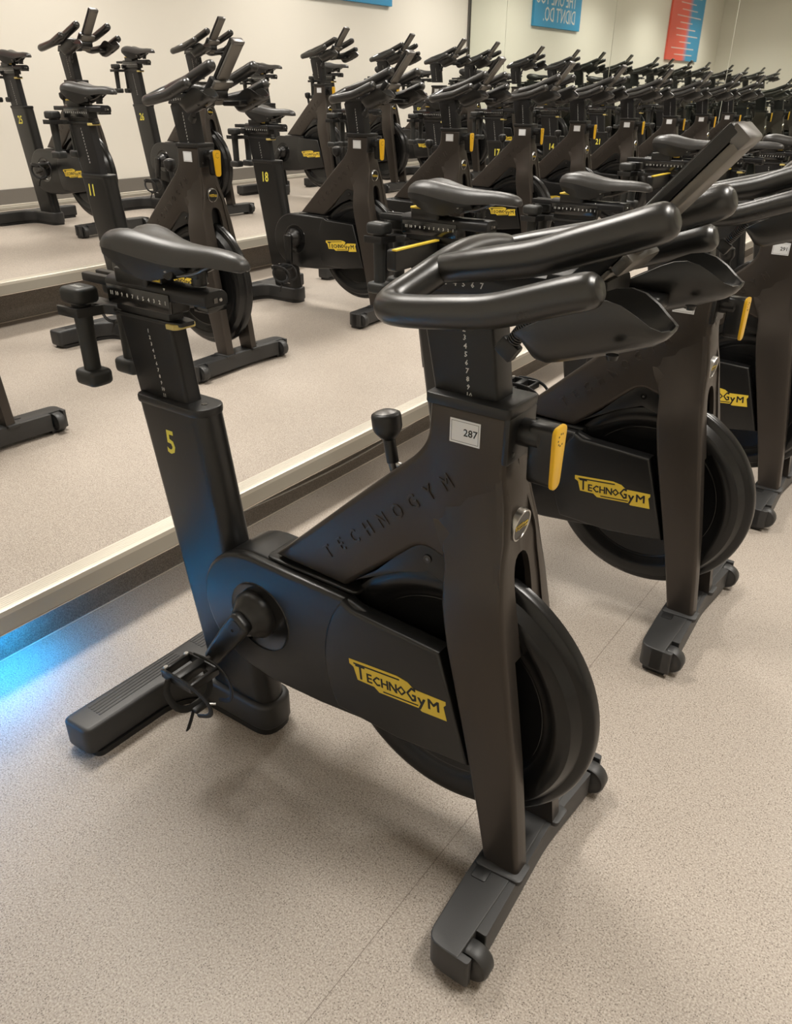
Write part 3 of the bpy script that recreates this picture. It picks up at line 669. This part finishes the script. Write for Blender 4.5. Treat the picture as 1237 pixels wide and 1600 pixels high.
def make_bottle_holder(b, s):
    m = Mesh(); L = []; n = 12
    X = [(0.196, 0.040, 1.176, 1.182), (0.206, 0.042, 1.162, 1.188), (0.220, 0.044, 1.146, 1.196), (0.238, 0.045, 1.143, 1.205), (0.26, 0.046, 1.148, 1.216), (0.285, 0.047, 1.155, 1.229), (0.305, 0.048, 1.161, 1.237), (0.325, 0.048, 1.167, 1.240), (0.345, 0.047, 1.174, 1.236), (0.365, 0.044, 1.181, 1.226), (0.382, 0.038, 1.188, 1.215), (0.394, 0.029, 1.196, 1.210), (0.400, 0.018, 1.204, 1.210)]
    yc = s*0.148
    X = [(0.181+(x-0.196)*0.917, w_*0.9, zb, zt) for x, w_, zb, zt in X]
    t0 = 0.0035
    rings = []
    for x, w_, zb, zt in X:
        o_, i_ = [], []
        for k in range(n+1):
            a = math.pi+math.pi*k/n; c, sn = math.cos(a), math.sin(a)
            y = w_*math.copysign(abs(c)**.7, c); z = zt+(zt-zb)*sn*(abs(sn)**0.15 if abs(sn) > 0 else 1)
            o_.append((x, yc+y, z)); i_.append((x-0.002, yc+y*(1-t0/w_), min(zt, z+t0)))
        rings.append(o_+i_[::-1])
    m.loft(rings, GRIP)
    m.box(0.17, 0.28, yc-s*0.055-0.024, yc-s*0.055+0.024, 1.170, 1.192, BLK, 0.006)
    m.lathe([(0, 0.004), (0.006, 0.004), (0.008, 0)], BLK, c=(0.30, yc, 1.166), axis='z', n=10)
    m.lathe([(0, 0), (0.006, 0.0), (0.008, 0.006), (0, .006)], BLK, c=(0.315, yc-0.044, 1.174), axis='z', n=10)
    return m.build('bottle_holder', b, ang=60)
def make_console(b):
    m = Mesh(); A = Vector((0.230, 0, 1.252)); ang = math.radians(41)
    T = Matrix.Translation(A) @ Matrix.Rotation(ang, 4, 'Y')
    m.prism(rounded([(-0.015, 0.03), (0.002, 0.03), (0.002, 0.212), (-0.015, 0.212)], .004), -0.0310, 0.0310, BLKM, bev=0.004, mtx=T)
    m.prism(rounded([(-0.0300, 0.034), (0.0300, 0.034), (0.0300, 0.216), (-0.0300, 0.216)], .005), 0.002, 0.016, TITAN, axis='x', bev=0.004, mtx=T)
    m.box(-0.010, 0.0165, -0.0305, 0.0305, 0.196, 0.2165, DSTEEL, 0.004, mtx=T)
    f = m.build('console', b)
    q = Mesh(); q.box(-0.0165, -0.0145, -0.027, 0.027, 0.05, 0.200, GLOSS, 0.0008, 1, mtx=T); q.build('screen', f)
    k = Mesh(); k.box(-0.018, 0.014, -0.050, 0.050, -0.080, 0.030, BLK, 0.006, mtx=T)
    k.box(0.013, 0.020, -0.052, 0.052, -0.085, 0.004, TITAN, 0.003, mtx=T).box(0.014, 0.030, -0.052, 0.052, 0.006, 0.036, TITAN, 0.004, mtx=T)
    k.box(0.0195, 0.0205, -0.036, 0.000, -0.052, -0.030, GLOSS, 0.0004, 1, mtx=T)
    k.build('console_bracket', f)
    return f
def make_cap(b):
    m = Mesh(); m.prism(rounded([(-0.038, -0.051), (0.118, -0.051), (0.118, 0.051), (-0.038, 0.051)], .010), 1.003, 1.022, BLK, axis='z', bev=0.004)
    m.box(0.106, 0.118, -0.047, 0.047, 0.925, 1.006, BLK, 0.004)
    m.lathe([(0, 0.002), (0.004, 0.002), (0.004, 0)], DSTEEL, c=(0.118, -0.03, 0.942), axis='x', n=10)
    o = m.build('column_collar', b)
    l = Mesh(); l.lathe([(0, 0.112), (0.023, 0.112), (0.023, 0.154), (0.020, 0.158), (0, 0.158)], BLKM, c=(0, 0, 0.972), axis='x', n=28)
    l.prism(rounded([(-0.021, 0.995), (0.021, 0.995), (0.014, 0.890), (-0.014, 0.890)], .014), 0.136, 0.178, BLKM, axis='x', bev=0.004)
    f = l.build('clamp_lever', o)
    # the yellow face sits on the paddle
    y = Mesh(); y.prism(rounded([(-0.022, 0.996), (0.022, 0.996), (0.0145, 0.887), (-0.0145, 0.887)], .014), 0.1765, 0.184, YELP, axis='x', bev=0.002)
    for kk in range(7):
        a = math.radians(60+kk*40); y.box(0.1835, 0.1843, 0.010*math.cos(a)-.0014, 0.010*math.cos(a)+.0014, 0.974+0.010*math.sin(a)-.0014, 0.974+0.010*math.sin(a)+.0014, INK)
    g = y.build('yellow_paddle', o)
    return o
def make_knob(b):
    m = Mesh()
    m.tube([(-0.128, 0, 0.818), (-0.142, 0, 0.862)], 0.0095, DSTEEL, n=12)
    m.tube([(-0.138, 0, 0.850), (-0.147, 0, 0.895)], 0.0115, BLK, n=16)
    T = Matrix.Translation((-0.147, 0, 0.893)) @ Matrix.Rotation(math.radians(-8), 4, 'Y')
    t = Mesh(); t.lathe([(0, 0), (0.012, 0.0), (0.019, 0.008), (0.025, 0.016), (0.0275, 0.024), (0.0275, 0.044), (0.0262, 0.048), (0.0215, 0.050), (0.0215, 0.0505), (0.012, 0.054), (0, 0.055)], BLK, axis='z', n=32)
    me = bpy.data.meshes.new('t'); t.bm.to_mesh(me); t.bm.free(); tb = bmesh.new(); tb.from_mesh(me); bpy.data.meshes.remove(me); m.merge(tb, BLK, mtx=T)
    m.box(-0.136, -0.118, -0.004, 0.004, 0.842, 0.852, STEEL, 0.002)
    f = m.build('resistance_knob', b, ang=50)
    c = Mesh(); c.lathe([(0.0, 0.0560), (0.010, 0.0550), (0.0205, 0.0512)], DSTEEL, axis='z', n=28)
    o = c.build('knob_cap', f); o.matrix_basis = T
    return f
def make_sensor(b):
    m = Mesh(); p = [(0.158, -0.075, 1.182), (0.146, -0.071, 1.165), (0.134, -0.067, 1.150), (0.122, -0.062, 1.136)]
    m.tube(p, 0.0075, STRAP, n=10)
    for i in range(14):
        t = i/13; c = Vector(p[0]).lerp(Vector(p[-1]), t); d = (Vector(p[-1])-Vector(p[0])).normalized()
        m.tube([c-d*0.0012, c+d*0.0012], 0.0108, GRIP, n=12)
    m.box(-0.016, 0.016, -0.010, 0.010, -0.016, 0.012, BLK, 0.004, mtx=Matrix.Translation((0.112, -0.058, 1.122)) @ Matrix.Rotation(math.radians(35), 4, 'Y'))
    return m.build('coiled_cable', b)
def make_sticker(f, num, wide=False):
    m = Mesh(); m.box(0.010, 0.067, -0.0475, -0.0465, 0.945, 0.987, LABEL, 0.0004, 1)
    for (x0, x1, z0, z1) in ((0.013, 0.064, 0.983, 0.9836), (0.013, 0.064, 0.9484, 0.949), (0.013, 0.0136, 0.949, 0.983), (0.0634, 0.064, 0.949, 0.983)):
        m.box(x0, x1, -0.0478, -0.0474, z0, z1, DSTEEL)
    if num: m.text(num, 0.0175, NEAR(0.0490, -0.0477, 0.9655), INK, 0.0002, offset=0.0002)
    return m.build('asset_label', f)
def make_storage(b):
    m = Mesh(); m.prism(rounded([(-0.255, 0.975), (-0.035, 0.975), (-0.035, 1.036), (-0.255, 1.036)], .010), -0.768, -0.735, BLKM, axis='x', bev=0.004)
    f = m.build('storage_box', b)
    q = Mesh(); q.prism([(-0.257, 1.034), (-0.033, 1.034), (-0.033, 1.0385), (-0.257, 1.0385)], -0.747, -0.732, YEL, axis='x'); q.build('yellow_lid', f)
    return f

def make_dumbbell():
    """stands upright along z, origin at the middle of the grip"""
    m = Mesh()
    def head(z0, z1):
        pts = rounded([(-0.034, -0.030), (0.034, -0.030), (0.038, 0.0), (0.034, 0.030), (-0.034, 0.030), (-0.038, 0.0)], .016, 4)
        m.prism(pts, z0, z1, RUB, axis='z', bev=0.010, seg=3)
    head(0.0775, 0.1135); head(-0.108, -0.072)
    m.tube([(0, 0, -0.08), (0, 0, -0.05), (0, 0, 0.0), (0, 0, 0.06), (0, 0, 0.084)], [.0185, .0185, .019, .0205, .0215], RUB, n=20)
    m.box(-0.018, 0.018, -0.009, 0.004, 0.1125, 0.1135, WHITE, 0.0003, 1)
    return m.build('dumbbell')

SEAT_DIR = Vector((-0.165, 0, 1.0)); BAR_DIR = Vector((-0.22, 0, 1.0))
PROTO = {}
def put(key, fn):
    """build a part once; later bikes get linked copies of the part and its sub-parts"""
    def go(parent, off=(0, 0, 0)):
        if key not in PROTO:
            o = fn(parent)
            PROTO[key] = (o, o.location.copy())
            o.location = Vector(o.location)+Vector(off); return o
        src, base = PROTO[key]; o = src.copy(); COL.objects.link(o); o.parent = parent; o.location = base+Vector(off)
        for ch in src.children:
            c = ch.copy(); COL.objects.link(c); c.parent = o
        return o
    return go
DB = None
def bike(x, y, z, label, group, num='', tagnum='', seat=0.0, bar=0.0, crank=-125, box=False, store=False, yaw=0.0, seatx=0.0, where='', bars=True):
    global DB
    b = empty('exercise_bike', (x, y, z), label, 'exercise bike', group, math.radians(yaw))
    f = put('frame', make_frame)(b)
    for ch in [c for c in f.children if c.name.startswith('asset_label')]: bpy.data.objects.remove(ch)
    make_sticker(f, tagnum)
    put('fs', make_front_stab)(b); put('rs', make_rear_stab)(b)
    put('tube'+num, lambda p: make_seat_tube(p, num))(b)
    so = SEAT_DIR*seat; sx = so+Vector((seatx, 0, 0))
    put('post', make_seat_post)(b, so); put('slider', make_slider)(b, so); put('saddle', make_saddle)(b, sx)
    put('ubox%d' % box, lambda p: make_under_box(p, box))(b, sx); put('bracket', make_bracket)(b, so)
    if store: put('store', make_storage)(b, so)
    put('cover', make_drive_cover)(b); put('fly', make_flywheel)(b)
    put('crn%d' % crank, lambda p: make_crank(p, -1, crank))(b); put('crf%d' % crank, lambda p: make_crank(p, 1, crank+180))(b)
    bo = BAR_DIR*bar
    put('bpost', make_bar_post)(b, bo); put('bslide', make_bar_slider)(b, bo); put('hbar', make_handlebar)(b, bo)
    put('bh-', lambda p: make_bottle_holder(p, -1))(b, bo); put('bh+', lambda p: make_bottle_holder(p, 1))(b, bo)
    put('console', make_console)(b, bo); put('cap', make_cap)(b); put('knob', make_knob)(b); put('sensor', make_sensor)(b, bo)
    # the pair of dumbbells standing in the holder behind the saddle
    for s, w_ in ((-1, 'right-hand'), (1, 'left-hand')):
        if DB is None: d = make_dumbbell(); DB = d
        else: d = DB.copy(); COL.objects.link(d)
        p = Matrix.Rotation(math.radians(yaw), 4, 'Z') @ (Vector((-0.947, s*0.054, 0.960))+so)
        d.location = Vector((x, y, z))+p; d.rotation_euler.z = math.radians(yaw)
        tag(d, 'black dumbbell in the %s cradle behind the saddle of %s' % (w_, where), 'dumbbell', 'dumbbells in the holders behind the saddles')
    return b

ORD = ['nearest', 'second', 'third', 'fourth', 'fifth', 'sixth', 'seventh', 'eighth', 'ninth', 'tenth', 'eleventh', 'twelfth']
# floor-level row
G0 = 'exercise bikes in the floor-level row'
row0 = [(1.055, '5', '287', 0.0, 0.0, -127, False, False, 0.8), (2.130, '', '288', 0.012, 0.0, -60, True, True, 0), (3.165, '', '291', -0.035, -0.01, -80, True, False, 0), (4.20, '', '', 0.065, 0.0, -100, False, True, 0),
        (5.25, '', '', 0.02, 0.0, -127, True, True, 0), (6.30, '', '', 0.0, 0.02, -60, False, False, 0), (7.35, '', '', 0.04, 0.0, -80, True, False, 0), (8.40, '', '', 0.0, 0.0, -100, False, False, 0), (9.45, '', '', 0.03, 0.0, -127, True, False, 0), (10.50, '', '', 0.0, 0.0, -60, False, False, 0)]
for i, (y, num, tg, st, br, ck, bx_, sr, yaw) in enumerate(row0):
    who = 'foreground bike 5' if i == 0 else 'floor bike %s nearest' % ORD[i]
    lab = {0: 'black indoor cycling bike in the foreground with a yellow 5 on its seat tube', 1: 'black indoor cycling bike directly behind the foreground bike, on the floor'}.get(i, 'black indoor cycling bike on the floor, %s in its row from the camera' % ORD[i])
    bike(-0.64, y, 0, lab, G0, num, tg, st, br, ck, bx_, sr, yaw, where=who)
# middle tier
G1 = 'exercise bikes on the middle tier'
row1 = [(0.05, '', 0.0, 0.0, -60, False, 0), (1.31, '', 0.0, 0.0, -80, False, 0), (2.61, '11', 0.062, 0.0, -100, True, 0), (3.83, '18', -0.050, 0.0, -90, False, 0), (4.79, '', 0.02, 0.0, -100, False, 0), (5.78, '', 0.0, 0.0, -90, True, 0), (6.73, '17', 0.0, 0.0, -80, False, 0), (7.81, '14', 0.0, 0.0, -60, True, 0),
        (8.95, '21', 0.0, 0.0, -100, False, 0), (10.0, '', 0.0, 0.0, -127, False, 0), (11.0, '', 0.0, 0.0, -80, False, 0)]
for i, (y, num, st, br, ck, bx_, yaw) in enumerate(row1):
    if num: lab = 'black indoor cycling bike with a yellow %s on its seat tube, on the middle tier' % num; who = 'middle-tier bike '+num
    else: lab = 'black indoor cycling bike on the middle tier, %s in its row from the near wall' % ORD[i]; who = '%s middle-tier bike from wall' % ORD[i]
    bike(-3.09, y, ZT1, lab, G1, num, '', st, br, ck, bx_, False, yaw, where=who)
# top tier
G2 = 'exercise bikes on the top tier'
row2 = [(0.95, '', 0.03, 0.05), (2.40, '', 0.0, 0.05), (3.76, '25', 0.02, 0.02), (4.90, '26', 0.085, 0.04), (6.41, '', 0.0, 0.05), (7.44, '', 0.03, 0.05), (8.42, '', 0.02, 0.05), (9.15, '50', 0.0, 0.05), (10.28, '', 0.03, 0.05), (11.33, '', 0.0, 0.05)]
for i, (y, num, st, br) in enumerate(row2):
    if num: lab = 'black indoor cycling bike with a yellow %s on its seat tube, on the top tier' % num; who = 'top-tier bike '+num
    else: lab = 'black indoor cycling bike on the top tier, %s in its row from the near wall' % ORD[i]; who = '%s top-tier bike from wall' % ORD[i]
    bike(-5.62, y, ZT2, lab, G2, num, '', st, br, (-80, -60, 15, -100, -127)[i % 5], i % 2 == 1, False, 0, where=who)
